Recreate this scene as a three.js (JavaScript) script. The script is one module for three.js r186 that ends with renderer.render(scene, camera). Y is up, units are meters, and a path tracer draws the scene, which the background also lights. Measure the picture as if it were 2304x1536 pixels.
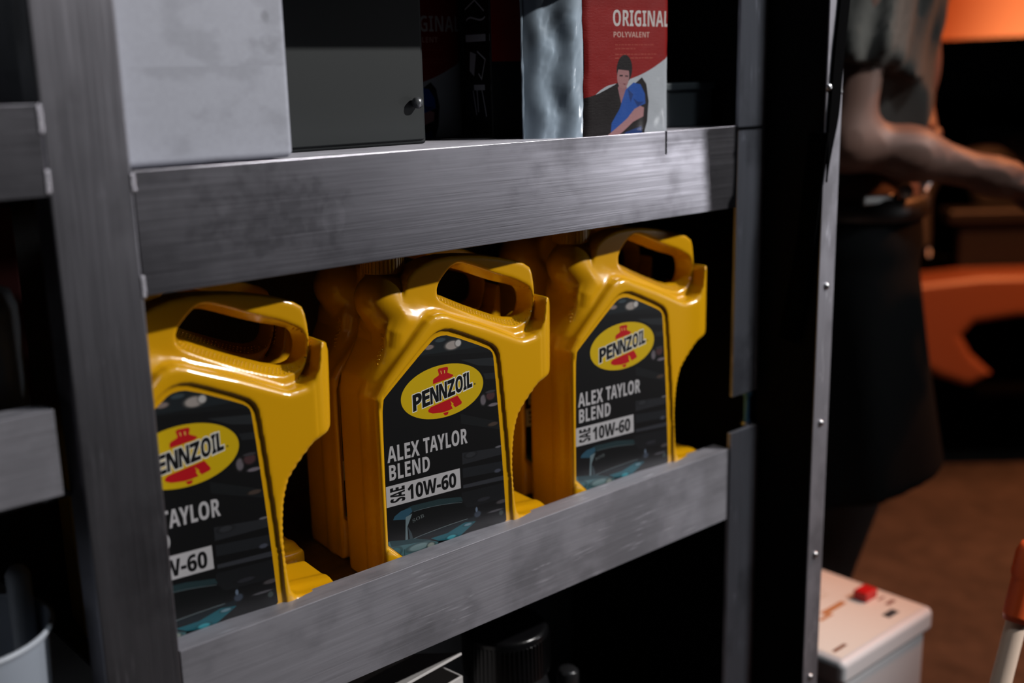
import * as THREE from 'three';
import { RoundedBoxGeometry } from 'three/addons/geometries/RoundedBoxGeometry.js';
import { mergeGeometries } from 'three/addons/utils/BufferGeometryUtils.js';

// ---------------------------------------------------------------- camera, sky, lights, exposure
const V = (x, y, z) => new THREE.Vector3(x, y, z);
const scene = new THREE.Scene();
scene.background = new THREE.Color().setRGB(0.0022, 0.0024, 0.0027);   // a night yard: hardly any sky
const camera = new THREE.PerspectiveCamera(33.747, 1.5, 0.05, 60);
camera.position.set(0, 0, 0.8);
camera.setRotationFromMatrix(new THREE.Matrix4().makeBasis(V(0.74824, -0.02298, 0.66303), V(0.16947, 0.97286, -0.15753), V(-0.64142, 0.23023, 0.73183)));
camera.focus = 1.07;
camera.userData.fStop = 2.3;
scene.add(camera);
const renderer = new THREE.WebGLRenderer({ antialias: true });
renderer.toneMapping = THREE.LinearToneMapping;
renderer.toneMappingExposure = 1.0;
renderer.shadowMap.enabled = true;

const KEY = { at: [2.45, 1.62, 1.95], to: [0.6, -0.36, 0], candela: 37, color: [1.0, 0.97, 0.95], radius: 0.05 };  // unseen main lamp, out of view to the right, lights rack and jugs
const WARM = { at: [2.8, 1.3, 0.62], to: [2.5, -1.12, -0.75], candela: 21, color: [1.0, 0.31, 0.1], radius: 0.06 };  // unseen orange lamp, placed to light the car, floor and cooler lid
const FILL = { at: [1.2, 1.9, 1.2], to: [0.9, -0.3, 0], candela: 4.2, color: [0.86, 0.93, 1.0], radius: 0.12 };  // unseen lamp, placed to lift the right post out of the shade
const SIDE = { at: [2.88, -0.24, 1.5], to: [0.9, -0.12, 0], candela: 1.45, color: [0.98, 0.97, 1.0], radius: 0.1 };  // unseen low lamp, placed for the sheen along the upper rail
function lamp(L, angle, penumbra) {
  const l = new THREE.SpotLight(new THREE.Color().setRGB(...L.color), L.candela, 0, angle, penumbra, 2);
  l.position.set(...L.at); l.target.position.set(...L.to);
  l.castShadow = true; l.shadow.radius = L.radius / 0.02; l.shadow.bias = -0.0005; l.shadow.mapSize.set(2048, 2048);
  l.shadow.camera.near = 0.05; l.shadow.camera.far = 12;
  l.name = 'unseen_lamp_light';
  scene.add(l, l.target);
}
lamp(KEY, 0.31, 0.4); lamp(WARM, 0.75, 0.45); lamp(FILL, 0.8, 0.6); lamp(SIDE, 0.6, 0.6);

// ---------------------------------------------------------------- helpers
let seed = 7;
const rnd = () => { seed = (seed * 1664525 + 1013904223) >>> 0; return seed / 4294967296; };
const names = {};
const numbered = (n) => { names[n] = (names[n] ?? -1) + 1; return names[n] ? n + '_' + String(names[n]).padStart(3, '0') : n; };
function tag(o, label, category, group, kind) {
  if (label) o.userData.label = label;
  if (category) o.userData.category = category;
  if (group) o.userData.group = group;
  if (kind) o.userData.kind = kind;
  return o;
}
function thing(name, label, category, p = [0, 0, 0], ry = 0, group) {
  const g = new THREE.Group(); g.name = numbered(name); g.position.set(...p); g.rotation.y = ry; scene.add(g);
  return tag(g, label, category, group);
}
function mesh(name, geo, mat, parent, p, r) {
  const m = new THREE.Mesh(geo, mat); m.name = parent === scene ? numbered(name) : name;
  if (p) m.position.set(...p);
  if (r) m.rotation.set(...r);
  m.castShadow = m.receiveShadow = true; parent.add(m); return m;
}
function boxUV(g) {   // uv in metres by the way each face looks
  const q = g.index ? g.toNonIndexed() : g, p = q.attributes.position, n = q.attributes.normal, uv = new Float32Array(p.count * 2);
  for (let i = 0; i < p.count; i++) {
    const ax = Math.abs(n.getX(i)), ay = Math.abs(n.getY(i)), az = Math.abs(n.getZ(i));
    let u, v;
    if (az >= ax && az >= ay) { u = p.getX(i); v = p.getY(i); } else if (ay >= ax) { u = p.getX(i); v = p.getZ(i); } else { u = p.getZ(i); v = p.getY(i); }
    uv[i * 2] = u; uv[i * 2 + 1] = v;
  }
  q.setAttribute('uv', new THREE.BufferAttribute(uv, 2)); return q;
}
const turned = (g) => { const u = g.attributes.uv; for (let i = 0; i < u.count; i++) u.setXY(i, u.getY(i), u.getX(i)); return g; };   // brushed along the height
const rbox = (w, h, d, r = 0.002, s = 2) => boxUV(new RoundedBoxGeometry(w, h, d, s, Math.min(r, w / 2.01, h / 2.01, d / 2.01)));
const bbox = (x0, x1, y0, y1, z0, z1, r = 0.002) => { const g = new RoundedBoxGeometry(x1 - x0, y1 - y0, z1 - z0, 2, Math.min(r, (x1 - x0) / 2.01, (y1 - y0) / 2.01, (z1 - z0) / 2.01)); g.translate((x0 + x1) / 2, (y0 + y1) / 2, (z0 + z1) / 2); return boxUV(g); };
const merge = (l) => mergeGeometries(l.map((g) => { const q = g.index ? g.toNonIndexed() : g; for (const k of Object.keys(q.attributes)) if (!['position', 'normal', 'uv'].includes(k)) q.deleteAttribute(k); if (!q.attributes.uv) q.setAttribute('uv', new THREE.BufferAttribute(new Float32Array(q.attributes.position.count * 2), 2)); return q; }));
const tube = (pts, r, seg = 40, rs = 10, closed = false) => new THREE.TubeGeometry(new THREE.CatmullRomCurve3(pts.map((p) => V(...p)), closed), seg, r, rs, closed);
const lathe = (pts, n = 48) => new THREE.LatheGeometry(pts.map((p) => new THREE.Vector2(...p)), n);
const shapeOf = (pts, holes = []) => { const s = new THREE.Shape(pts.map((p) => new THREE.Vector2(...p))); for (const h of holes) s.holes.push(new THREE.Path(h.map((p) => new THREE.Vector2(...p)))); return s; };
const extrude = (pts, depth, bevel = 0, holes = [], bs = 2) => boxUV(new THREE.ExtrudeGeometry(shapeOf(pts, holes), { depth: depth - 2 * bevel, bevelEnabled: bevel > 0, bevelSize: bevel, bevelThickness: bevel, bevelSegments: bs, bevelOffset: -bevel, curveSegments: 16 }).translate(0, 0, bevel));
function chaikin(p, k = 2) { for (; k > 0; k--) { const q = []; for (let i = 0; i < p.length; i++) { const a = p[i], b = p[(i + 1) % p.length]; q.push([a[0] * 0.75 + b[0] * 0.25, a[1] * 0.75 + b[1] * 0.25], [a[0] * 0.25 + b[0] * 0.75, a[1] * 0.25 + b[1] * 0.75]); } p = q; } return p; }

// noise
const hash = (x, y, s) => { let h = Math.imul(x | 0, 374761393) + Math.imul(y | 0, 668265263) + Math.imul(s | 0, 1442695041); h = Math.imul(h ^ (h >>> 13), 1274126177); h ^= h >>> 16; return (h >>> 0) / 4294967296; };
const sm = (t) => t * t * (3 - 2 * t), clamp = (x, a = 0, b = 1) => Math.min(b, Math.max(a, x)), step = (a, b, x) => sm(clamp((x - a) / (b - a)));
function vnoise(x, y, s) { const i = Math.floor(x), j = Math.floor(y), u = sm(x - i), v = sm(y - j); return (hash(i, j, s) * (1 - u) + hash(i + 1, j, s) * u) * (1 - v) + (hash(i, j + 1, s) * (1 - u) + hash(i + 1, j + 1, s) * u) * v; }
function fbm(x, y, s, o = 4) { let a = 0, w = 0.5, t = 0; for (let k = 0; k < o; k++) { a += w * vnoise(x, y, s + k * 17); t += w; x *= 2.03; y *= 2.03; w *= 0.5; } return a / t; }
// a data texture of size w x h covering mx x my metres; f(x, y) in metres gives [r, g, b] in 0..1
function dataTex(w, h, mx, my, f, srgb, mirror) {
  const d = new Uint8Array(w * h * 4);
  for (let j = 0; j < h; j++) for (let i = 0; i < w; i++) { const c = f(i / w * mx, j / h * my), o = (j * w + i) * 4; d[o] = clamp(c[0]) * 255; d[o + 1] = clamp(c[1]) * 255; d[o + 2] = clamp(c[2]) * 255; d[o + 3] = 255; }
  const t = new THREE.DataTexture(d, w, h); t.magFilter = THREE.LinearFilter; t.minFilter = THREE.LinearFilter; t.wrapS = t.wrapT = mirror ? THREE.MirroredRepeatWrapping : THREE.RepeatWrapping; t.repeat.set(1 / mx, 1 / my);
  if (srgb) t.colorSpace = THREE.SRGBColorSpace;
  t.needsUpdate = true; return t;
}
function canvasTex(w, h, draw) { const c = document.createElement('canvas'); c.width = w; c.height = h; draw(c.getContext('2d'), w, h); const t = new THREE.CanvasTexture(c); t.colorSpace = THREE.SRGBColorSpace; t.anisotropy = 8; return t; }
const std = (rgb, roughness = 0.6, metalness = 0, extra = {}) => new THREE.MeshStandardMaterial({ color: new THREE.Color().setRGB(...rgb), roughness, metalness, ...extra });
const phys = (rgb, o) => new THREE.MeshPhysicalMaterial({ color: new THREE.Color().setRGB(...rgb), ...o });
const pick = (t, o) => { const c = t.clone(); if (o) c.offset.set(...o); c.needsUpdate = true; return c; };

// surface nets: field < 0 inside
function surfaceNets(nx, ny, nz, o, h, field) {
  const f = new Float32Array(nx * ny * nz), id = (i, j, k) => (k * ny + j) * nx + i;
  for (let k = 0; k < nz; k++) for (let j = 0; j < ny; j++) for (let i = 0; i < nx; i++) f[id(i, j, k)] = field(o[0] + i * h, o[1] + j * h, o[2] + k * h, i, j);
  const at = new Int32Array(nx * ny * nz).fill(-1), pos = [], ind = [];
  const C = [[0, 0, 0], [1, 0, 0], [0, 1, 0], [1, 1, 0], [0, 0, 1], [1, 0, 1], [0, 1, 1], [1, 1, 1]], E = [[0, 1], [2, 3], [4, 5], [6, 7], [0, 2], [1, 3], [4, 6], [5, 7], [0, 4], [1, 5], [2, 6], [3, 7]];
  for (let k = 0; k < nz - 1; k++) for (let j = 0; j < ny - 1; j++) for (let i = 0; i < nx - 1; i++) {
    const v = C.map((c) => f[id(i + c[0], j + c[1], k + c[2])]); let m = 0; for (let c = 0; c < 8; c++) if (v[c] < 0) m++;
    if (m === 0 || m === 8) continue;
    let x = 0, y = 0, z = 0, n = 0;
    for (const [a, b] of E) if ((v[a] < 0) !== (v[b] < 0)) { const t = v[a] / (v[a] - v[b]); x += C[a][0] + t * (C[b][0] - C[a][0]); y += C[a][1] + t * (C[b][1] - C[a][1]); z += C[a][2] + t * (C[b][2] - C[a][2]); n++; }
    at[id(i, j, k)] = pos.length / 3; pos.push(o[0] + (i + x / n) * h, o[1] + (j + y / n) * h, o[2] + (k + z / n) * h);
  }
  const quad = (a, b, c, d, flip) => { if (a < 0 || b < 0 || c < 0 || d < 0) return; flip ? ind.push(a, c, b, a, d, c) : ind.push(a, b, c, a, c, d); };
  for (let k = 1; k < nz - 1; k++) for (let j = 1; j < ny - 1; j++) for (let i = 1; i < nx - 1; i++) {
    const s = f[id(i, j, k)] < 0;
    if (s !== f[id(i + 1, j, k)] < 0) quad(at[id(i, j - 1, k - 1)], at[id(i, j, k - 1)], at[id(i, j, k)], at[id(i, j - 1, k)], !s);
    if (s !== f[id(i, j + 1, k)] < 0) quad(at[id(i - 1, j, k - 1)], at[id(i - 1, j, k)], at[id(i, j, k)], at[id(i, j, k - 1)], !s);
    if (s !== f[id(i, j, k + 1)] < 0) quad(at[id(i - 1, j - 1, k)], at[id(i, j - 1, k)], at[id(i, j, k)], at[id(i - 1, j, k)], !s);
  }
  const g = new THREE.BufferGeometry(); g.setAttribute('position', new THREE.Float32BufferAttribute(pos, 3)); g.setIndex(ind); g.computeVertexNormals();
  g.setAttribute('uv', new THREE.Float32BufferAttribute(new Float32Array(pos.length / 3 * 2), 2)); return g;
}
function polyDist(p, x, y) {   // signed distance to a polygon, negative inside
  let d = 1e9, s = 1;
  for (let i = 0, n = p.length, j = n - 1; i < n; j = i++) {
    const ex = p[j][0] - p[i][0], ey = p[j][1] - p[i][1], wx = x - p[i][0], wy = y - p[i][1], t = clamp((wx * ex + wy * ey) / (ex * ex + ey * ey)), bx = wx - ex * t, by = wy - ey * t;
    d = Math.min(d, bx * bx + by * by);
    const c1 = y >= p[i][1], c2 = y < p[j][1], c3 = ex * wy > ey * wx;
    if ((c1 && c2 && c3) || (!c1 && !c2 && !c3)) s = -s;
  }
  return s * Math.sqrt(d);
}
const smin = (a, b, k) => { const h = Math.max(k - Math.abs(a - b), 0) / k; return Math.min(a, b) - h * h * k * 0.25; };
const smax = (a, b, k) => -smin(-a, -b, k);
const slab = (d, z, z0, z1, r) => { const dx = d + r, dz = Math.abs(z - (z0 + z1) / 2) - (z1 - z0) / 2 + r; return Math.min(Math.max(dx, dz), 0) + Math.hypot(Math.max(dx, 0), Math.max(dz, 0)) - r; };
function capsule(x, y, z, a, b, ra, rb) { const bx = b[0] - a[0], by = b[1] - a[1], bz = b[2] - a[2], px = x - a[0], py = y - a[1], pz = z - a[2], t = clamp((px * bx + py * by + pz * bz) / (bx * bx + by * by + bz * bz + 1e-9)); return Math.hypot(px - bx * t, py - by * t, pz - bz * t) - ra - (rb - ra) * t; }

// ---------------------------------------------------------------- materials
const smudge = (x, y) => { const a = fbm(x * 7, y * 13, 3, 5), b = fbm(x * 50 + 7, y * 60, 9, 4); return step(0.42, 0.72, a * 0.75 + b * 0.25); };
const streaks = []; for (let i = 0; i < 90; i++) { const cx = rnd() * 1.2, cy = rnd() * 0.3; for (let k = 0; k < 1 + rnd() * 5; k++) streaks.push([cx + (rnd() - 0.5) * 0.02, cy + (rnd() - 0.5) * 0.03, 0.004 + rnd() * 0.014, 0.0003 + rnd() * 0.0004, (rnd() - 0.5) * 0.1]); }
const bins = Array.from({ length: 64 }, () => []); for (const q of streaks) for (let b = Math.max(0, Math.floor((q[1] - 0.004) / 0.3 * 64)); b <= Math.min(63, Math.floor((q[1] + 0.004) / 0.3 * 64)); b++) bins[b].push(q);
const scratch = (x, y) => { let m = 0; for (const [cx, cy, l, t, k] of bins[Math.min(63, Math.floor(y / 0.3 * 64))]) { const dx = x - cx; if (Math.abs(dx) < l) m = Math.max(m, (1 - Math.abs(dx) / l) * step(t * 2, t * 0.6, Math.abs(y - cy - dx * k))); } return m; };
// one dark rubbed stain and one pale thumb-shaped wipe, at their places on the upper rail
const stain = (x, y) => { const n = fbm(x * 70, y * 70, 71, 4) - 0.5; return step(1.15, 0.5, Math.hypot((x - 0.575) / 0.075, (y - 0.219) / 0.034) + n * 1.5) * (0.5 + 0.5 * step(0.35, 0.6, fbm(x * 160, y * 160, 73, 3))); };
const wipe = (x, y) => step(1.08, 0.9, Math.hypot((x - 0.627) / 0.0115, (y - 0.212) / 0.0155));
const metalTex = dataTex(2048, 512, 1.2, 0.3, (x, y) => {
  const brush = fbm(x * 12, y * 900, 21, 2) * 0.5 + fbm(x * 40, y * 2400, 5, 2) * 0.5, s = smudge(x, y), c = 0.74 + 0.10 * (brush - 0.5) - 0.16 * s + 0.12 * (fbm(x * 6, y * 10, 77, 3) - 0.5) + (y < 0.16 ? 0.22 * scratch(x, y) : 0) - 0.11 * stain(x, y) + 0.055 * wipe(x, y);
  return [c, c * 0.993, c * 1.02];
}, true, true);
const metalRough = dataTex(2048, 512, 1.2, 0.3, (x, y) => { const v = 0.44 + 0.12 * (fbm(x * 15, y * 700, 31, 3) - 0.5) + 0.10 * (fbm(x * 11, y * 17, 41, 4) - 0.5) + 0.05 * smudge(x, y) - (y < 0.16 ? 0.08 * scratch(x, y) : 0); return [v, v, v]; }, false, true);
const metalBump = dataTex(1024, 512, 0.6, 0.15, (x, y) => { const v = 0.5 + 0.35 * (fbm(x * 14, y * 1100, 51, 2) - 0.5) + 0.5 * (fbm(x * 30, y * 45, 61, 3) - 0.5); return [v, v, v]; }, false, true);
const aluminium = (o, dark = 1, rough = 1, an = 0.8, metal = 0.94, turn = Math.PI / 2) => new THREE.MeshPhysicalMaterial({ color: new THREE.Color(dark, dark * 0.995, dark * 1.04), metalness: metal, roughness: rough, anisotropy: an, anisotropyRotation: turn, map: pick(metalTex, o), roughnessMap: pick(metalRough, o), bumpMap: metalBump, bumpScale: 0.00012 });
const M = {
  rail: aluminium([0.1, 1.08], 0.78, 0.86, 0.55, 0.97, 0), rail2: aluminium([0.1, 0.0], 0.68, 1.3, 0.2, 0.7), post: aluminium([0.3, 0.7], 0.8, 0.88, 0.55, 0.94, Math.PI / 2), postDull: aluminium([0.3, 0.2], 0.95, 1.3, 0.2, 0.12), trim: aluminium([0.7, 0.2], 0.6, 1.2, 0.2, 0.7), board: aluminium([0.1, 0.1], 0.6),
  black: phys([0.0016, 0.0016, 0.0018], { roughness: 1, specularIntensity: 0.05 }), dark: std([0.012, 0.013, 0.014], 0.6), rubber: std([0.01, 0.01, 0.011], 0.7),
  steel: std([0.55, 0.56, 0.58], 0.3, 1), blueSteel: std([0.1, 0.32, 0.62], 0.4, 0.15),
};
const feltBump = dataTex(256, 256, 0.06, 0.06, (x, y) => { const v = fbm(x * 900, y * 900, 4, 3); return [v, v, v]; });
M.felt = phys([0.006, 0.006, 0.0065], { roughness: 0.98, specularIntensity: 0.2, bumpMap: feltBump, bumpScale: 0.0008 });
const concreteTex = dataTex(1024, 1024, 4, 4, (x, y) => { const a = fbm(x * 2.2, y * 2.2, 3, 5), b = fbm(x * 30, y * 30, 8, 3), s = step(0.56, 0.68, fbm(x * 1.3 + 3, y * 1.3, 91, 4)); const c = 0.33 + 0.14 * (a - 0.5) + 0.12 * (b - 0.5) - 0.10 * s; return [c, c * 0.9, c * 0.82]; }, true);
M.concrete = std([1, 1, 1], 0.85, 0, { map: concreteTex });
M.backPanel = std([0.055, 0.062, 0.064], 0.55, 0, { bumpMap: metalBump, bumpScale: 0.0004 });

// ---------------------------------------------------------------- the setting
const floor = mesh('floor', bbox(-6, 14, -1.27, -1.12, -10, 6, 0.001), M.concrete, scene); tag(floor, null, null, null, 'structure');
const wallBack = mesh('wall_back', bbox(-0.7, 1.1, -1.12, 0.75, -0.36, -0.33, 0.002), M.backPanel, scene); tag(wallBack, null, null, null, 'structure');
const wallRight = mesh('wall_right', bbox(1.1045, 1.1285, -1.12, 0.6, -0.36, 0.078, 0.002), M.felt, scene); tag(wallRight, null, null, null, 'structure');
const trim = mesh('trim_1', turned(bbox(1.1, 1.131, -1.12, 0.6, 0.0782, 0.0802, 0.0008)), M.trim, scene); tag(trim, null, null, null, 'structure');
const rivetGeo = new THREE.SphereGeometry(0.0043, 18, 12).scale(1, 1, 0.75);
for (const y of [-0.908, -0.743, -0.578, -0.410, -0.245, -0.026, 0.12]) mesh('rivet', rivetGeo, M.steel, trim, [y === -0.026 ? 1.1245 : 1.1145, y, 0.0806]);
mesh('rivet', rivetGeo, M.steel, trim, [1.1035, -0.021, 0.0806]);

// ---------------------------------------------------------------- the metal rack
const rack = thing('metal_rack', 'bare aluminium storage rack of flat posts and wide horizontal rails holding the yellow jugs', 'rack', [0, 0, 0]);
const rail = (x0, x1, y0, y1, m, notch, z = 0) => {
  const pts = [[x0, y0], [x1, y0], [x1, y1]];
  if (notch) pts.push([notch + 0.0014, y1], [notch + 0.0011, y1 - 0.0245], [notch - 0.0011, y1 - 0.0245], [notch - 0.0014, y1]);
  pts.push([x0, y1]);
  const plate = extrude(pts, 0.003, 0.0003).translate(0, 0, z - 0.003);
  const flange = bbox(x0, x1, y1 - 0.0035, y1, z - 0.024, z - 0.0025, 0.0006);
  return mesh('rail', notch ? plate : merge([plate, flange]), m, rack);
};
rail(0.3386, 1.0485, -0.1538, -0.0616, M.rail, 0.9255);
rail(0.3386, 1.046, -0.5345, -0.4447, M.rail2);
rail(0.3386, 1.0545, 0.0965, 0.187, M.rail2);
rail(-0.25, 0.2775, -0.0745, -0.0118, M.rail);
rail(-0.25, 0.2665, -0.294, -0.2285, M.rail2, 0, -0.01);
rail(-0.25, 0.2775, -0.80, -0.71, M.rail);
mesh('post', turned(bbox(0.2778, 0.3384, -1.12, 0.55, -0.032, 0, 0.0022)), M.post, rack);
mesh('post', turned(bbox(1.0552, 1.1042, -0.3835, 0.55, -0.009, -0.004, 0.0012)), M.postDull, rack);
mesh('post', turned(bbox(1.0492, 1.1042, -1.12, -0.4265, -0.0065, -0.0005, 0.0012)), M.postDull, rack);
// weld beads where the rails meet the left post
const bead = (x, y0, y1) => { const l = []; for (let y = y0; y < y1; y += 0.0032) l.push(new THREE.SphereGeometry(0.0026, 8, 6).scale(0.9, 1, 0.35).translate(x + (rnd() - 0.5) * 0.0008, y, 0.0002)); return merge(l); };
mesh('weld_bead', merge([bead(0.3385, -0.075, -0.0625), bead(0.2776, -0.071, -0.055), bead(0.2776, -0.03, -0.013), bead(0.3385, -0.1535, -0.14)]), M.post, rack);
mesh('shelf_board', bbox(0.30, 1.1, -0.0672, -0.0632, -0.33, -0.0035, 0.0006), M.board, rack);
mesh('shelf_board', bbox(0.30, 1.1, -0.484, -0.48, -0.33, -0.0035, 0.0006), M.board, rack);
mesh('shelf_board', bbox(0.30, 1.1, 0.0965, 0.1, -0.33, -0.0245, 0.0006), M.board, rack);
mesh('shelf_board', bbox(0.30, 1.1, -0.902, -0.898, -0.33, -0.0035, 0.0006), M.board, rack);
mesh('shelf_board', bbox(-0.25, 0.2775, -0.0185, -0.0153, -0.33, -0.0255, 0.0006), M.board, rack);
mesh('shelf_board', bbox(-0.25, 0.2775, -0.302, -0.2985, -0.33, -0.026, 0.0006), M.board, rack);
mesh('shelf_board', bbox(-0.25, 0.2775, -0.716, -0.712, -0.33, -0.0035, 0.0006), M.board, rack);
const bolt = mesh('levelling_bolt', merge([new THREE.CylinderGeometry(0.0042, 0.0042, 0.05, 14).translate(0, 0.008, 0), new THREE.CylinderGeometry(0.0072, 0.0072, 0.0055, 6).translate(0, 0.022, 0)]), M.blueSteel, rack, [1.0945, -0.409, -0.012]); tag(bolt, 'blue levelling bolt in the gap of the post');
mesh('washer', new THREE.CylinderGeometry(0.0085, 0.0085, 0.004, 20).translate(0, -0.0155, 0), M.steel, bolt);

// a black strap hanging over the trim strip
{
  const cl = [[1.1285, 0.13], [1.1235, 0.07], [1.1165, 0.01], [1.1125, -0.043], [1.1065, -0.085], [1.1025, -0.125]], wide = (t) => 0.0095 - 0.0088 * step(0.6, 1, t), c = new THREE.CatmullRomCurve3(cl.map(([x, y]) => V(x, y, 0))), N = 50, L = [], Rr = [];
  for (let i = 0; i <= N; i++) { const p = c.getPoint(i / N), t = c.getTangent(i / N), w = wide(i / N); L.push([p.x + t.y * w, p.y - t.x * w]); Rr.push([p.x - t.y * w, p.y + t.x * w]); }
  const front = extrude([...L, ...Rr.reverse()], 0.0024, 0.0006).translate(0, 0, 0.0815);
  const side = extrude([[-0.087, -0.07], [-0.062, -0.07], [-0.05, -0.2], [-0.03, -0.31], [-0.055, -0.315], [-0.074, -0.2]], 0.0024, 0.0006).rotateY(Math.PI / 2).translate(1.0955, 0, 0);
  mesh('strap', merge([front, side]), M.black, scene);
  tag(scene.children.at(-1), 'black webbing strap hanging slantwise across the riveted metal trim strip', 'strap');
}

// ---------------------------------------------------------------- yellow oil jugs
const mm = (p) => p.map(([x, y]) => [x / 1000, y / 1000]);
const JF = mm([[-105, 0], [-105, 192], [-95.5, 205.8], [-56, 247.8], [-46, 257.5], [-38, 261.5], [-30, 262.3], [-21.9, 260.3], [-11.6, 255.7], [20.3, 243], [59, 225.4], [65, 223.4], [70.5, 223.6], [80, 225], [87, 229.5], [92.2, 237], [94.6, 247], [95.6, 256], [98.5, 261.2], [104.5, 258.5], [107.5, 250], [106.4, 230], [105.3, 214.4], [104, 195], [103, 184], [99, 180], [84, 173], [75, 164.9], [66, 155.5], [58.4, 146.2], [54.6, 136], [52, 125.4], [50, 108], [49.4, 93.9], [50, 75], [51.5, 55.8], [53, 44], [57, 37.5], [66, 35.5], [99, 34], [101.5, 30], [101.5, 0]]);
const JB = mm([[-105, 0], [-105, 188], [-101, 205], [-90, 222], [-83, 236], [-80, 252], [-66, 270], [-40, 268], [0, 249], [59, 222], [82, 222], [97, 232], [104, 236], [105, 214], [103, 183], [80, 165], [58, 146], [52, 125], [49.4, 94], [51.5, 56], [57, 37.5], [99, 34], [101.5, 30], [101.5, 0]]);
const JU = chaikin(mm([[-86, 218], [-83.5, 232], [-82.5, 250], [-77, 260], [-66, 271], [-60, 283], [-57, 298], [-44, 307], [-20, 313], [20, 311], [60, 303], [88, 293.5], [92.3, 281], [94, 258], [90.8, 243], [84, 230.5], [74, 224], [52, 226], [10, 246], [-25, 262], [-50, 245]]), 1);
const JH = chaikin(mm([[-16, 283], [-10, 290], [-1, 298], [8, 297], [50, 279.5], [78, 271.3], [85, 266.5], [87.8, 255.5], [85.2, 244.5], [79, 239.5], [66, 239], [27, 255], [-9, 272.5], [-16, 277]]), 1);
const JR = chaikin(mm([[-101.4, 8], [-101.4, 150], [-101.2, 190], [-88, 205], [-46, 242], [-37, 246.8], [-28, 248], [-18, 246], [25, 226], [32, 219.5], [35.5, 209], [45, 90], [47, 8]]), 1);
const JL = chaikin(mm([[-99.6, 12], [-98.5, 150], [-97.4, 189], [-93, 194], [-42, 237.6], [-34, 241.2], [-22, 240.4], [20, 221.3], [27, 216.5], [29, 210], [36, 110], [40.5, 12]]), 1);
function jugField2D(x, y) { return [polyDist(JF, x, y), polyDist(JB, x, y), polyDist(JU, x, y), polyDist(JH, x, y), polyDist(JR, x, y)]; }
function jugField3D(d, x, y, z) {
  const ripple = x > 0.04 && y > 0.05 && y < 0.176 ? 0.00055 * Math.sin(y * 2 * Math.PI / 0.0058) * step(0.05, 0.07, y) * (1 - step(0.165, 0.176, y)) * (1 - step(-0.003, -0.012, z)) : 0;
  let f = slab(d[0] + ripple, z, -0.036, 0, 0.0062 - 0.0034 * step(0.222, 0.236, y) * step(0.068, 0.082, x));
  if (x > 0.086) f = smax(f, z + 0.011 * ((x - 0.086) / 0.0205) ** 2, 0.002);
  const shoulder = smin(slab(d[1], z, -0.085, -0.011, 0.015), Math.hypot(x + 0.070, y - 0.276, z + 0.0445) - 0.0262, 0.016);   // with the bulge under the neck
  f = smin(f, shoulder, 0.005);
  f = smin(f, slab(d[2], z, -0.046, -0.0182, 0.0032), (0.007 - 0.0055 * step(0.075, 0.088, x)) * (0.25 + 0.75 * step(-0.062, -0.045, x)));
  f = smin(f, slab(Math.hypot(x + 0.064, z + 0.05) - 0.0165, y, 0.27, 0.318, 0.001), 0.003);                          // neck
  const open = 0.0078 * clamp((z + 0.040) / 0.022) * (1 - 0.42 * step(0.06, 0.086, x)) + 0.002 * (1 - step(-0.048, -0.04, z));
  f = smax(f, -(d[3] - open), 0.002);
  f = smax(f, -Math.max(d[4] + 0.0006, -0.003 - z), 0.0016);                                                        // label recess
  return f;
}
const JO = [-0.114, -0.004, -0.092], JH_ = 0.00155, JN = [150, 215, 62];
const cols = new Map();
const jugGeo = surfaceNets(...JN, JO, JH_, (x, y, z, i, j) => { const k = j * 1000 + i; let d = cols.get(k); if (!d) cols.set(k, d = jugField2D(x, y)); return jugField3D(d, x, y, z); });
// moulded grip dots, set on the surface by following the field
const dots = [];
{
  const F = (x, y, z) => jugField3D(jugField2D(x, y), x, y, z), e = 0.0006, dot = new THREE.SphereGeometry(0.00085, 7, 5).toNonIndexed();
  const put = (x, y, z) => { for (let k = 0; k < 8; k++) { const f = F(x, y, z), gx = (F(x + e, y, z) - f) / e, gy = (F(x, y + e, z) - f) / e, gz = (F(x, y, z + e) - f) / e, l = gx * gx + gy * gy + gz * gz + 1e-9; x -= f * gx / l; y -= f * gy / l; z -= f * gz / l; } dots.push(dot.clone().translate(x, y, z)); };
  const path = new THREE.CatmullRomCurve3([V(-0.018, 0.274, 0), V(0.027, 0.253, 0), V(0.064, 0.2365, 0), V(0.084, 0.234, 0), V(0.0945, 0.243, 0), V(0.0965, 0.255, 0), V(0.092, 0.268, 0), V(0.08, 0.275, 0)]);
  for (let r = 0; r < 3; r++) for (let i = 0; i < 44; i++) { const p = path.getPointAt((i + (r % 2) * 0.5 + 0.3) / 45); put(p.x, p.y, -0.0225 - r * 0.0045); }
  for (let r = 0; r < 4; r++) for (let i = 0; i < 6; i++) put(-0.094 + r * 0.0035, 0.222 + i * 0.0045 + (r % 2) * 0.002, -0.02 - r * 0.002);
}
const dotGeo = mergeGeometries(dots);
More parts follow.
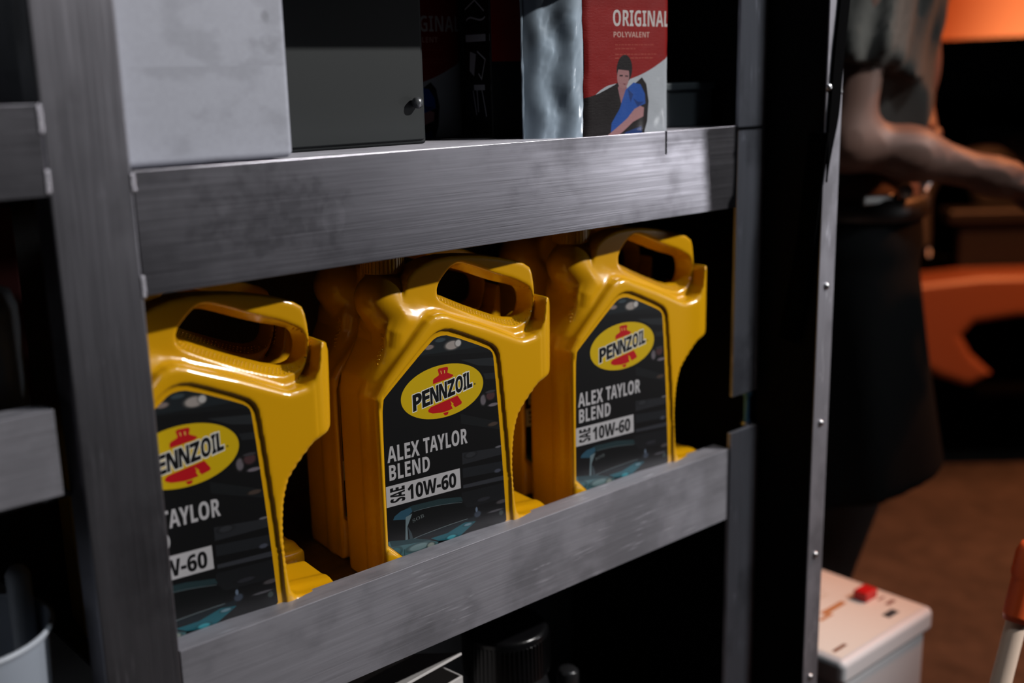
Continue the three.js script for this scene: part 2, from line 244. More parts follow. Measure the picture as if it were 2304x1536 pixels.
// printed front label, drawn in millimetres of the jug's own front
const LS = 6, labelTex = canvasTex(148 * LS, 240 * LS, (c, w, h) => {
  const X = (x) => (x + 104) * LS, Y = (y) => (245 - y) * LS;
  const poly = (p, fill) => { c.beginPath(); p.forEach(([x, y], i) => (i ? c.lineTo(X(x), Y(y)) : c.moveTo(X(x), Y(y)))); c.closePath(); c.fillStyle = fill; c.fill(); };
  const soft = (x, y, rx, ry, col) => { c.save(); c.translate(X(x), Y(y)); c.scale(rx, ry); const g = c.createRadialGradient(0, 0, 0, 0, 0, LS); g.addColorStop(0, col); g.addColorStop(0.55, col); g.addColorStop(1, 'rgba(0,0,0,0)'); c.fillStyle = g; c.beginPath(); c.arc(0, 0, LS, 0, 7); c.fill(); c.restore(); };
  const fit = (s, x0, y0, x1, y1, fill, weight = 0) => { c.save(); c.font = 'bold 100px sans-serif'; const m = c.measureText(s), gw = m.actualBoundingBoxRight + m.actualBoundingBoxLeft, gh = m.actualBoundingBoxAscent + m.actualBoundingBoxDescent; c.translate(X(x0), Y(y0)); c.scale((X(x1) - X(x0)) / gw, (Y(y0) - Y(y1)) / gh); c.fillStyle = fill; c.fillText(s, m.actualBoundingBoxLeft, -m.actualBoundingBoxDescent); if (weight) { c.strokeStyle = fill; c.lineWidth = weight; c.strokeText(s, m.actualBoundingBoxLeft, -m.actualBoundingBoxDescent); } c.restore(); };
  c.fillStyle = '#08090b'; c.fillRect(0, 0, w, h);
  // the printed photograph: a garage out of focus and an old teal coupe
  poly([[-70, 246], [-70, 226], [-8, 220], [46, 215], [46, 246]], '#1b2226');
  soft(-45, 232, 8, 3.4, '#8a7a74'); soft(-19, 230, 12, 6.5, '#a9a09a'); soft(-12, 231, 5, 5, '#c4c0bc'); soft(-32, 237, 9, 3, '#39464c');
  poly([[-70, 226], [46, 214], [46, 222], [-60, 226]], '#101315');
  poly([[-10, 214], [46, 208], [46, 198], [10, 205]], '#24282b'); poly([[12, 196], [46, 193], [46, 186], [16, 190]], '#1e2124');
  soft(15, 169, 5, 8, '#6e676d'); soft(24, 172, 8, 7, '#4c3134'); soft(27, 162, 9, 2.5, '#787078'); soft(24, 176, 9, 2, '#3b383c');
  poly([[-12, 160], [46, 138], [46, 131], [-12, 150]], '#16191b'); soft(26, 142, 9, 3, '#4a3d36');
  poly([[-12, 120], [33, 116], [46, 115], [46, 108], [-12, 108]], '#26282c'); soft(32, 117, 6, 1.6, '#6b6a70'); soft(-2, 116, 9, 4, '#303236');
  poly([[-12, 104], [46, 100], [46, 90], [-12, 94]], '#1d2024'); poly([[-12, 86.5], [46, 85], [46, 80], [-12, 83]], '#34363c'); soft(30, 92, 6, 3, '#474b58');
  poly([[-14, 79], [46, 77], [46, 60], [-14, 62]], '#141619'); soft(12, 66, 12, 3, '#292a30'); soft(34, 58, 10, 3, '#4a4648');
  poly([[-91, 74], [-84, 77], [-72, 80], [-40, 79], [-15, 75], [-13, 70], [-45, 73], [-70, 74]], '#23383c');
  poly([[-91, 74], [-84, 77.5], [-73, 78.5], [-71, 73], [-78, 67.5], [-93, 70.5]], '#2c5468');
  poly([[-95, 69.5], [-79, 66.5], [-80.5, 47.5], [-98, 50.5]], '#060809');
  poly([[-78, 69], [-72, 73.5], [-13, 69], [-5, 58], [-12, 49.3], [-71, 46.3]], '#06090a');
  poly([[-79, 70], [-71.5, 72], [-77.5, 60], [-77.5, 47], [-80.5, 46.5]], '#6f8288'); poly([[-77, 60], [-73, 52], [-72, 46.5], [-75.5, 46.5]], '#3d4a50');
  c.strokeStyle = '#566468'; c.lineWidth = 0.6 * LS; c.beginPath(); c.moveTo(X(-70), Y(73.5)); c.quadraticCurveTo(X(-45), Y(74.5), X(-14), Y(69)); c.stroke();
  c.strokeStyle = '#7c8a8e'; c.beginPath(); c.moveTo(X(-71), Y(46)); c.quadraticCurveTo(X(-40), Y(49.5), X(-8), Y(50)); c.stroke();
  poly([[-98, 50.5], [-80, 47], [-70, 46], [-43, 35], [-48, 22], [-60, 12], [-104, 10], [-104, 48]], '#4f757b');
  poly([[-98, 50.5], [-80, 47], [-70, 45.8], [-50, 39], [-60, 40], [-96, 44]], '#28454b'); soft(-66, 36, 17, 5, '#7d989b'); soft(-92, 38, 9, 6, '#3f6f76'); soft(-52, 34, 6, 4, '#9aa39c');
  poly([[-104, 24], [-82, 31], [-50, 24], [-60, 10], [-104, 8]], '#0b3036'); c.strokeStyle = '#1b3438'; c.lineWidth = 0.5 * LS; c.beginPath(); c.moveTo(X(-82), Y(38)); c.lineTo(X(-82), Y(20)); c.stroke();
  c.strokeStyle = '#8fb0b2'; c.beginPath(); c.moveTo(X(-81), Y(31)); c.lineTo(X(-50), Y(23.5)); c.stroke();
  poly([[-70, 45.8], [-32, 41.5], [-1, 44.5], [5, 51], [-12, 49.5], [-60, 47]], '#0c1a20'); poly([[-52, 41], [-32, 41.4], [-12, 47], [2, 45], [-22, 32], [-43, 36]], '#17616e'); soft(-28, 36, 8, 3, '#3fa2b0'); soft(-8, 44, 7, 2, '#6f8e9c');
  poly([[-43, 35], [-22, 31], [0, 43], [44, 45], [44, 10], [-60, 10]], '#07090b'); soft(-32, 26, 6, 1.3, '#6c7670'); soft(4, 52, 6, 5, '#3d4654'); soft(3, 57, 2, 4, '#69788c'); soft(26, 50, 14, 1.6, '#56545a'); soft(33, 46, 4, 4, '#404a4a'); soft(-2, 24, 9, 7, '#0d1020'); soft(20, 30, 6, 6, '#1a1d2a');
  c.save(); c.translate(X(-71.5), Y(62.4)); c.rotate(-0.2); c.font = 'bold 30px serif'; c.fillStyle = '#5d6566'; c.scale(1.35, 1); c.fillText('SOB', 0, 0); c.restore();
  // name panel
  const g0 = '#08090b'; poly([[-104, 160], [-14, 160], [-13, 104], [-104, 104]], g0); poly([[-104, 195], [-60, 225], [-20, 160], [-104, 150]], g0);
  // oval badge
  c.beginPath(); c.ellipse(X(-31), Y(186), 49.4 * LS, 27.7 * LS, -0.02, 0, 7); c.fillStyle = '#060708'; c.fill();
  c.beginPath(); c.ellipse(X(-31.3), Y(186.6), 46.9 * LS, 26.2 * LS, -0.02, 0, 7); c.fillStyle = '#dfb900'; c.fill();
  const red = '#c8101c';
  poly([[-42.2, 195.6], [-42, 199.6], [-40.4, 200.9], [-37.4, 202.1], [-35.1, 203.3], [-36.3, 208.6], [-34.8, 209.8], [-25.8, 209.8], [-24.5, 208.5], [-25.7, 204], [-19.6, 201], [-19.0, 200], [-21.5, 198.4]], red);
  poly([[-33.4, 207.2], [-32.6, 207.2], [-31.9, 204], [-32.7, 203.8]], '#f4d860'); poly([[-29.3, 207.1], [-28.4, 207.1], [-28.2, 204], [-29.2, 203.8]], '#f4d860');
  poly([[-48.8, 170.6], [-48, 171.8], [-45.8, 173.4], [-15, 179.2], [-10.1, 171.7], [-10.9, 170], [-18, 167.9], [-20.5, 171], [-19.6, 171.8], [-23.4, 175.6], [-22, 172], [-22.7, 171], [-21, 167.2], [-27.5, 166], [-33.9, 165.7], [-43.9, 166.8], [-48.2, 168.8]], red);
  poly([[-32.1, 164.9], [-25.9, 165.2], [-26.7, 162.6], [-28.5, 162.1], [-30.4, 162.2]], red);
  const word = 'PENNZOIL', bx = [-65, -54.6, -45.6, -35.6, -26, -16.8, -7.6, -3.3, 3.4], by = [173.0, 174.8, 176.4, 178.1, 179.8, 181.5, 183.2, 184.2, 185.4], ty = [188.8, 190.4, 192.0, 193.8, 195.4, 197.3, 198.9, 199.7, 200.9];
  for (const pass of [0, 1]) for (let i = 0; i < 8; i++) {
    c.save(); c.font = 'bold 100px sans-serif'; const m = c.measureText(word[i]), gw = m.actualBoundingBoxRight + m.actualBoundingBoxLeft, gh = m.actualBoundingBoxAscent + m.actualBoundingBoxDescent;
    const x0 = bx[i], x1 = bx[i + 1] - 0.9, a = (x1 - x0) * LS / gw, b = -(by[i + 1] - by[i]) * LS / gw, k = -(0.0 * LS) / gh, d = (ty[i] - by[i]) * LS / gh;
    c.transform(a, b, k, d, X(x0), Y(by[i])); c.lineJoin = 'miter';
    const ox = m.actualBoundingBoxLeft, oy = -m.actualBoundingBoxDescent;
    if (!pass) { c.strokeStyle = '#f2f0ea'; c.lineWidth = 15 / ((a + d) / 2); c.strokeText(word[i], ox, oy); } else { c.strokeStyle = c.fillStyle = '#08090c'; c.lineWidth = 4; c.strokeText(word[i], ox, oy); c.fillText(word[i], ox, oy); }
    c.restore();
  }
  c.beginPath(); c.arc(X(5.6), Y(187.2), 0.9 * LS, 0, 7); c.fillStyle = '#4a4210'; c.fill();
  const wht = '#c6c4c6';
  fit('ALEX', -95.6, 128.6, -60.3, 144, wht, 1.5); fit('TAYLOR', -55.8, 128.8, -5.2, 144.4, wht, 1.5); fit('BLEND', -94.4, 110.6, -49.4, 125.6, wht, 1.5);
  poly([[-99.7, 105.4], [-99.7, 84.4], [-14.8, 84], [-15.3, 105]], wht);
  fit('10W-60', -75.2, 87, -20.2, 101.6, '#0a0b0d', 3);
  c.save(); c.translate(X(-78.6), Y(87.6)); c.rotate(-Math.PI / 2); { c.font = 'bold 100px sans-serif'; const m = c.measureText('SAE'), gw = m.actualBoundingBoxRight + m.actualBoundingBoxLeft, gh = m.actualBoundingBoxAscent + m.actualBoundingBoxDescent; c.scale(14.9 * LS / gw, 16 * LS / gh); c.fillStyle = c.strokeStyle = '#0a0b0d'; c.lineWidth = 3; c.fillText('SAE', m.actualBoundingBoxLeft, -m.actualBoundingBoxDescent); c.strokeText('SAE', m.actualBoundingBoxLeft, -m.actualBoundingBoxDescent); } c.restore();
});
const labelGeo = new THREE.ExtrudeGeometry(shapeOf(JL), { depth: 0.0005, bevelEnabled: false });
{ const p = labelGeo.attributes.position, uv = labelGeo.attributes.uv; for (let i = 0; i < p.count; i++) uv.setXY(i, (p.getX(i) * 1000 + 104) / 148, (p.getY(i) * 1000 - 5) / 240); }
const plasticBump = dataTex(256, 256, 0.02, 0.02, (x, y) => { const v = fbm(x * 2500, y * 2500, 14, 3); return [v, v, v]; });
M.yellow = phys([0.63, 0.315, 0.0022], { roughness: 0.33, clearcoat: 0.8, clearcoatRoughness: 0.14, specularIntensity: 0.8 });
M.capYellow = phys([0.5, 0.26, 0.004], { roughness: 0.4 });
M.label = phys([0.7, 0.7, 0.7], { map: labelTex, roughness: 0.42, clearcoat: 0.15, clearcoatRoughness: 0.3 });
const YAW = -5.3 * Math.PI / 180;
const jug = thing('oil_jug', 'yellow oil jug in the middle of the front row, whole label in sharp focus', 'jug', [0, 0, 0], YAW, 'yellow oil jugs on the rack');
mesh('body', jugGeo, M.yellow, jug);
tag(mesh('label', labelGeo, M.label, jug, [0, 0, -0.0032]), 'black printed front label with an oval yellow badge');
{
  const cg = [lathe([[0, 0.3165], [0.0185, 0.3165], [0.0192, 0.301], [0.0203, 0.301], [0.0203, 0.319], [0.019, 0.3205], [0, 0.3205]], 40)];
  for (let i = 0; i < 36; i++) { const a = i / 36 * Math.PI * 2; cg.push(new THREE.BoxGeometry(0.001, 0.0165, 0.0012).rotateY(-a).translate(Math.cos(a) * 0.0205, 0.31, Math.sin(a) * 0.0205)); }
  mesh('screw_cap', merge(cg), M.capYellow, jug, [-0.064, 0, -0.05]);
  tag(mesh('grip_dots', dotGeo, M.yellow, jug), 'rows of tiny moulded grip dots', null, null, 'stuff');
}
const J0 = V(0.66536, -0.4798, -0.0203), JN3 = V(Math.sin(YAW), 0, Math.cos(YAW));
jug.position.copy(J0);
const jugSpots = [[-0.2655, 0, 'yellow oil jug at the left of the front row, partly hidden by the wide post'], [0.2515, 0, 'yellow oil jug at the right of the front row, nearest the dark felt wall'],
  [-0.255, 1, 'yellow oil jug in the dark second row, behind the left front jug'], [0.004, 1, 'yellow oil jug in the dark second row, behind the middle front jug'], [0.253, 1, 'yellow oil jug in the dark second row, behind the right front jug']];
for (const [dx, row, label] of jugSpots) { const j = jug.clone(); j.name = numbered('oil_jug'); j.position.set(J0.x + dx, J0.y, J0.z).addScaledVector(JN3, -0.0925 * row); j.userData = { ...jug.userData, label }; scene.add(j); }

// ---------------------------------------------------------------- upper shelf
const paintTex = dataTex(1024, 1024, 0.3, 0.3, (x, y) => {
  const X = x > 0.15 ? x - 0.3 : x, w = (fbm(X * 60 + 5, y * 60, 15, 4) - 0.5), w2 = fbm(X * 150 + 9, y * 150, 35, 3), spot = (cx, cy, rx, ry, k) => step(1.1, 0.35, Math.hypot((X - cx) / rx, (y - cy) / ry) + w * k) * (0.45 + 0.55 * step(0.35, 0.65, w2));
  const film = spot(0.005, 0.118, 0.05, 0.03, 1.6), dark = 0.5 * spot(0.006, 0.083, 0.009, 0.009, 0.8) + 0.35 * spot(0.078, 0.037, 0.004, 0.005, 0.8) + 0.25 * spot(0.07, 0.016, 0.02, 0.008, 1.8) + 0.25 * spot(-0.07, 0.1, 0.02, 0.02, 1.8);
  const c = 0.73 - 0.14 * film - 0.32 * dark - 0.05 * step(0.45, 0.7, fbm(X * 35, y * 50, 4, 4)) + 0.03 * (fbm(X * 300, y * 300, 7, 2) - 0.5);
  return [c * (0.985 + 0.02 * film), c * 0.99, c * (1.02 - 0.1 * film)];
}, true);
{
  const t = thing('white_box', 'dirty white plastic box with grey smudges on the upper rail behind the left post', 'box', [0.389, -0.0626, -0.083], 0);
  mesh('body', rbox(0.194, 0.147, 0.126, 0.006, 4).translate(0, 0.0745, 0), std([0.72, 0.735, 0.79], 0.5, 0, { map: paintTex }), t);
  mesh('lid', rbox(0.197, 0.01, 0.129, 0.003, 3).translate(0, 0.151, 0), std([0.8, 0.82, 0.86], 0.5), t);
}
// packs of wipes in clear film
const wrinkle = dataTex(512, 512, 0.15, 0.15, (x, y) => { const a = fbm(x * 30 + fbm(x * 60, y * 40, 5, 3) * 3, y * 55, 33, 4), v = 1 - Math.abs(a - 0.5) * 4; return [v, v, v]; });
const packFront = canvasTex(1024, 1240, (c, w, h) => {
  const S = w / 0.127, X = (x) => (x - 0.826) * S, Y = (y) => (0.0915 - y) * S;
  c.fillStyle = '#c3c9d0'; c.fillRect(0, 0, w, h);
  c.beginPath(); c.moveTo(0, 0); c.lineTo(w, 0); c.lineTo(w, Y(0.0165)); c.bezierCurveTo(X(0.93), Y(0.004), X(0.905), Y(-0.006), X(0.86), Y(-0.012)); c.bezierCurveTo(X(0.845), Y(-0.016), X(0.835), Y(-0.025), X(0.826), Y(-0.032)); c.closePath(); c.fillStyle = '#980d0a'; c.fill();
  const fit = (s, x0, y0, x1, y1, fill) => { c.save(); c.font = 'bold 100px sans-serif'; const m = c.measureText(s), gw = m.actualBoundingBoxRight + m.actualBoundingBoxLeft, gh = m.actualBoundingBoxAscent + m.actualBoundingBoxDescent; c.translate(X(x0), Y(y0)); c.scale((X(x1) - X(x0)) / gw, (Y(y0) - Y(y1)) / gh); c.fillStyle = fill; c.fillText(s, m.actualBoundingBoxLeft, -m.actualBoundingBoxDescent); c.restore(); };
  fit('ORIGINAL', 0.8665, 0.0462, 0.9525, 0.0625, '#d8d2cf'); fit('POLYVALENT', 0.8672, 0.0352, 0.922, 0.0408, '#d0a79c');
  c.fillStyle = '#b0483a'; for (const [y, x1] of [[0.0285, 0.928], [0.0247, 0.902], [0.019, 0.936], [0.0153, 0.93]]) { let x = 0.8695; let s = 3; while (x < x1 - 0.003) { const l = 0.0022 + hash(s, Math.round(y * 1e5), 2) * 0.004; c.fillRect(X(x), Y(y), l * S, 9); x += l + 0.0012; s++; } }
  const poly = (p, f) => { c.beginPath(); p.forEach(([x, y], i) => (i ? c.lineTo(X(x), Y(y)) : c.moveTo(X(x), Y(y)))); c.closePath(); c.fillStyle = f; c.fill(); };
  // a plain printed figure of a worker in a blue work shirt
  poly([[0.826, -0.024], [0.845, -0.02], [0.868, -0.012], [0.876, -0.008], [0.884, -0.02], [0.91, -0.005], [0.917, -0.012], [0.921, -0.03], [0.919, -0.05], [0.915, -0.06], [0.914, -0.07], [0.826, -0.07]], '#170f10');
  poly([[0.873, -0.015], [0.878, -0.009], [0.886, -0.012], [0.889, -0.022], [0.880, -0.035]], '#a9757a');
  c.beginPath(); c.ellipse(X(0.8835), Y(0.0035), 0.0118 * S, 0.0145 * S, 0.15, 0, 7); c.fillStyle = '#140f12'; c.fill();
  c.beginPath(); c.ellipse(X(0.8815), Y(-0.0035), 0.0092 * S, 0.0125 * S, 0.15, 0, 7); c.fillStyle = '#b07f80'; c.fill();
  poly([[0.874, 0.0035], [0.892, 0.002], [0.893, 0.009], [0.874, 0.009]], '#140f12'); poly([[0.876, -0.002], [0.881, -0.002], [0.881, -0.0035], [0.876, -0.0035]], '#2a1a1c'); poly([[0.8845, -0.0025], [0.8895, -0.003], [0.889, -0.0042], [0.8845, -0.0038]], '#2a1a1c'); poly([[0.880, -0.0105], [0.886, -0.011], [0.8835, -0.0122]], '#7c3a40');
  poly([[0.885, -0.017], [0.897, -0.010], [0.908, -0.012], [0.915, -0.022], [0.916, -0.032], [0.908, -0.034], [0.892, -0.045], [0.876, -0.058], [0.868, -0.07], [0.862, -0.066], [0.864, -0.05], [0.876, -0.036]], '#1f58b4');
  poly([[0.888, -0.016], [0.897, -0.022], [0.893, -0.03]], '#123a80'); poly([[0.914, -0.03], [0.905, -0.03], [0.897, -0.026], [0.904, -0.035]], '#123a80');
  poly([[0.908, -0.034], [0.914, -0.036], [0.913, -0.045], [0.897, -0.05], [0.88, -0.06], [0.868, -0.066], [0.858, -0.068], [0.858, -0.062], [0.87, -0.056], [0.888, -0.046], [0.899, -0.037]], '#bd8a8c');
  poly([[0.885, -0.06], [0.91, -0.055], [0.912, -0.07], [0.874, -0.07]], '#1b3f80');
});
function crinkled(w, h, d, seedN, amp, r = 0.012) {   // a soft pack: a rounded box with dents
  const g = new RoundedBoxGeometry(w, h, d, 10, r), p = g.attributes.position, q = g.index ? g.toNonIndexed() : g, P = q.attributes.position;
  for (let i = 0; i < P.count; i++) { const x = P.getX(i), y = P.getY(i), z = P.getZ(i), n = (fbm(y * 34 + 3, (x + z) * 26 + 9, seedN, 3) - 0.5) * amp; P.setXYZ(i, x + Math.sign(x) * n * (Math.abs(x) > w / 2 - 0.02 ? 1 : 0.2), y, z + Math.sign(z) * n * 0.4); }
  q.computeVertexNormals(); return boxUV(q);
}
function grid(nu, nv, f) { const pos = [], uv = [], ind = []; for (let j = 0; j <= nv; j++) for (let i = 0; i <= nu; i++) { pos.push(...f(i / nu, j / nv)); uv.push(i / nu, j / nv); } for (let j = 0; j < nv; j++) for (let i = 0; i < nu; i++) { const a = j * (nu + 1) + i; ind.push(a, a + 1, a + nu + 2, a, a + nu + 2, a + nu + 1); } const g = new THREE.BufferGeometry(); g.setAttribute('position', new THREE.Float32BufferAttribute(pos, 3)); g.setAttribute('uv', new THREE.Float32BufferAttribute(uv, 2)); g.setIndex(ind); g.computeVertexNormals(); return g; }
M.print = phys([0.5, 0.5, 0.5], { map: packFront, roughness: 0.55, specularIntensity: 0.35, clearcoat: 0.12, clearcoatRoughness: 0.1, bumpMap: wrinkle, bumpScale: 0.00008 });
M.film = phys([0.29, 0.36, 0.43], { roughness: 0.3, clearcoat: 0.8, clearcoatRoughness: 0.15, side: THREE.DoubleSide });
M.redDark = phys([0.33, 0.012, 0.008], { roughness: 0.35 });
function wipesPack(label, x0, zf, w, d, y0 = -0.0632) {
  const h = 0.155, t = thing('wipes_pack', label, 'pack', [x0 + w / 2, y0, zf - d / 2], 0, 'red packs of wipes');
  mesh('wrapper', crinkled(w - 0.002, h - 0.002, d - 0.004, 5, 0.007).translate(0, h / 2, -0.001), M.film, t);
  mesh('printed_front', grid(40, 50, (u, v) => { const x = (u - 0.5) * w, y = v * h, e = Math.min(u, 1 - u), b = 0.0012 * (fbm(x * 40, y * 40, 8, 2) - 0.5); return [x + (u < 0.03 ? (fbm(y * 60, 2, 6, 2) - 0.5) * 0.004 : 0), y, d / 2 - 0.0009 + b - (e < 0.05 ? (0.05 - e) ** 2 * 1.1 : 0)]; }), M.print, t);
  mesh('film_gusset', grid(24, 90, (u, v) => { const y = v * h, a = 1 - u, n = fbm(y * 55 + a * 4, a * 7 + 3, 19, 4) - 0.5, k = Math.sin(a * Math.PI); return [-w / 2 - 0.054 * a + 0.004 * n * k, y, d / 2 - 0.004 - 0.03 * a ** 1.3 + k * (0.006 * n + 0.0035 * Math.sin(a * 9 + 0.6 * Math.sin(y * 90)) + 0.003)]; }), M.film, t);
  mesh('film_seam', grid(6, 60, (u, v) => { const y = v * h; return [-w / 2 - 0.054 - 0.0018 * fbm(y * 70, u * 2, 12, 3) - 0.002 * Math.sin(u * 3.1) , y, d / 2 - 0.036 + u * 0.003 + 0.002 * (fbm(y * 30, 5, 3, 2) - 0.5)]; }), M.film, t);
  return t;
}
wipesPack('red and white pack of wipes in the light, worker in blue printed on it', 0.826, -0.02, 0.127, 0.087);
wipesPack('red pack of wipes deep in shadow behind the narrow black box', 0.661, -0.17, 0.127, 0.087);
{
  const t = thing('metal_case', 'dark grey metal case with a small round knob between the white box and the packs', 'case', [0.592, -0.0632, -0.155]), m = phys([0.013, 0.016, 0.0165], { roughness: 0.6, specularIntensity: 0.6 });
  mesh('body', rbox(0.17, 0.152, 0.126, 0.003, 3).translate(0, 0.076, 0), m, t); mesh('door', rbox(0.162, 0.144, 0.004, 0.0015).translate(0, 0.076, 0.0635), m, t);
  mesh('knob', lathe([[0, 0.011], [0.0035, 0.0105], [0.0055, 0.008], [0.0052, 0.004], [0.003, 0.002], [0.003, 0], [0, 0]], 24).rotateX(Math.PI / 2).translate(0.0695, 0.0395, 0.065), std([0.09, 0.095, 0.1], 0.3, 0.3), t);
}
{
  const sideTex = canvasTex(256, 512, (c, w, h) => { c.fillStyle = '#08090a'; c.fillRect(0, 0, w, h); c.strokeStyle = '#c4c5cc'; c.fillStyle = '#b4b5bd'; c.lineWidth = 7;
    c.beginPath(); c.moveTo(20, 60); c.lineTo(120, 30); c.lineTo(210, 70); c.moveTo(30, 100); c.bezierCurveTo(80, 70, 160, 120, 220, 90); c.stroke(); c.fillRect(20, 150, 200, 26);
    c.beginPath(); c.moveTo(60, 210); c.lineTo(120, 220); c.lineTo(95, 300); c.lineTo(50, 280); c.fill(); c.beginPath(); c.moveTo(130, 210); c.lineTo(210, 240); c.lineTo(170, 310); c.lineTo(140, 290); c.stroke();
    c.beginPath(); c.moveTo(80, 350); c.lineTo(110, 440); c.moveTo(120, 345); c.lineTo(130, 430); c.moveTo(170, 350); c.lineTo(210, 445); c.stroke(); c.fillRect(90, 330, 110, 20); });
  const t = thing('narrow_box', 'narrow black box with white line drawings on its side beside the clear-wrapped pack', 'box', [0.793, -0.0632, -0.122]);
  mesh('carton', rbox(0.047, 0.15, 0.044, 0.0015).translate(0, 0.075, 0), M.dark, t);
  const side = new THREE.BoxGeometry(0.0006, 0.144, 0.041).translate(-0.0237, 0.075, 0);
  mesh('drawing_panel', side, phys([1, 1, 1], { map: sideTex, roughness: 0.4 }), t);
  mesh('front_panel', rbox(0.045, 0.07, 0.0006, 0.0002).translate(0, 0.112, 0.0223), M.redDark, t);
}
{
  const t = thing('black_crate', 'small black crate in the shaded right end of the upper shelf beside the red pack', 'crate', [1.027, -0.0632, -0.102]);
  const w = 0.104, h = 0.05, d = 0.08, p = [bbox(-w / 2, w / 2, 0, 0.003, -d / 2, d / 2), bbox(-w / 2, w / 2, 0, h, d / 2 - 0.003, d / 2), bbox(-w / 2, w / 2, 0, h, -d / 2, -d / 2 + 0.003), bbox(-w / 2, -w / 2 + 0.003, 0, h, -d / 2, d / 2), bbox(w / 2 - 0.003, w / 2, 0, h, -d / 2, d / 2)];
  mesh('body', merge(p), std([0.035, 0.043, 0.047], 0.5), t); mesh('rim', merge([bbox(-w / 2 - 0.003, w / 2 + 0.003, h - 0.008, h, d / 2, d / 2 + 0.003), bbox(-w / 2 - 0.003, -w / 2, h - 0.008, h, -d / 2, d / 2)]), std([0.05, 0.06, 0.065], 0.45), t);
}

// ---------------------------------------------------------------- lower shelf and left bay
{
  const t = thing('black_jar', 'black jar with a wide ribbed screw lid under the lower rail', 'jar', [0.768, -0.898, -0.1]);
  mesh('body', lathe([[0, 0], [0.048, 0], [0.052, 0.006], [0.052, 0.2], [0.045, 0.226], [0.042, 0.235], [0, 0.235]]), phys([0.01, 0.01, 0.011], { roughness: 0.3 }), t);
  const l = [lathe([[0, 0.287], [0.044, 0.287], [0.0495, 0.281], [0.0505, 0.232], [0.049, 0.232], [0, 0.24]])]; for (let i = 0; i < 60; i++) { const a = i / 60 * 6.2832; l.push(new THREE.BoxGeometry(0.0016, 0.042, 0.0018).rotateY(-a).translate(Math.cos(a) * 0.0503, 0.256, Math.sin(a) * 0.0503)); }
  mesh('lid', merge(l), phys([0.004, 0.004, 0.0045], { roughness: 0.25 }), t);
}
{
  const t = thing('small_bottle', 'small black bottle with a round cap right of the black jar', 'bottle', [0.852, -0.898, -0.085]);
  mesh('body', lathe([[0, 0], [0.022, 0], [0.024, 0.003], [0.024, 0.14], [0.018, 0.16], [0.011, 0.168], [0.011, 0.18], [0, 0.18]]), phys([0.012, 0.01, 0.012], { roughness: 0.3 }), t);
  mesh('cap', lathe([[0, 0.203], [0.009, 0.203], [0.0135, 0.199], [0.0145, 0.176], [0, 0.176]]), phys([0.015, 0.015, 0.016], { roughness: 0.18 }), t);
}
{
  const t = thing('white_carton', 'pale open carton with a raised flap under the left end of the lower rail', 'carton', [0.575, -0.898, -0.095], 0.12);
  const m = std([0.5, 0.48, 0.47], 0.8);
  mesh('body', merge([bbox(-0.08, 0.08, 0, 0.004, -0.06, 0.06), bbox(-0.08, 0.08, 0, 0.285, 0.057, 0.06), bbox(-0.08, 0.08, 0, 0.285, -0.06, -0.057), bbox(-0.08, -0.077, 0, 0.285, -0.06, 0.06), bbox(0.077, 0.08, 0, 0.285, -0.06, 0.06)]), m, t);
  mesh('flap', rbox(0.16, 0.003, 0.075, 0.001).rotateX(-0.35).translate(0, 0.297, 0.024), m, t);
}
{
  const t = thing('grey_bucket', 'grey plastic bucket with a rolled rim in the lower left corner', 'bucket', [0.196, -0.711, -0.073]);
  mesh('body', lathe([[0, 0.004], [0.05, 0.004], [0.0645, 0.305], [0.067, 0.306], [0.068, 0.303], [0.0655, 0.299], [0.053, 0.0], [0, 0]]), phys([0.27, 0.3, 0.35], { roughness: 0.45 }), t);
  mesh('rim', new THREE.TorusGeometry(0.0672, 0.0022, 10, 64).rotateX(Math.PI / 2).translate(0, 0.306, 0), phys([0.4, 0.43, 0.48], { roughness: 0.4 }), t);
  const s = thing('tool_handle', 'grey rounded tool handle sticking out of the grey bucket', 'handle', [0.2480, -0.706, -0.085]);
  const g = mesh('grip', lathe([[0, 0.338], [0.006, 0.336], [0.0095, 0.33], [0.0098, 0.2], [0.007, 0.19], [0, 0.19]], 24), phys([0.5, 0.52, 0.55], { roughness: 0.45 }), s); mesh('shank', new THREE.CylinderGeometry(0.004, 0.004, 0.19, 12).translate(0, 0.0975, 0), M.steel, s);
}
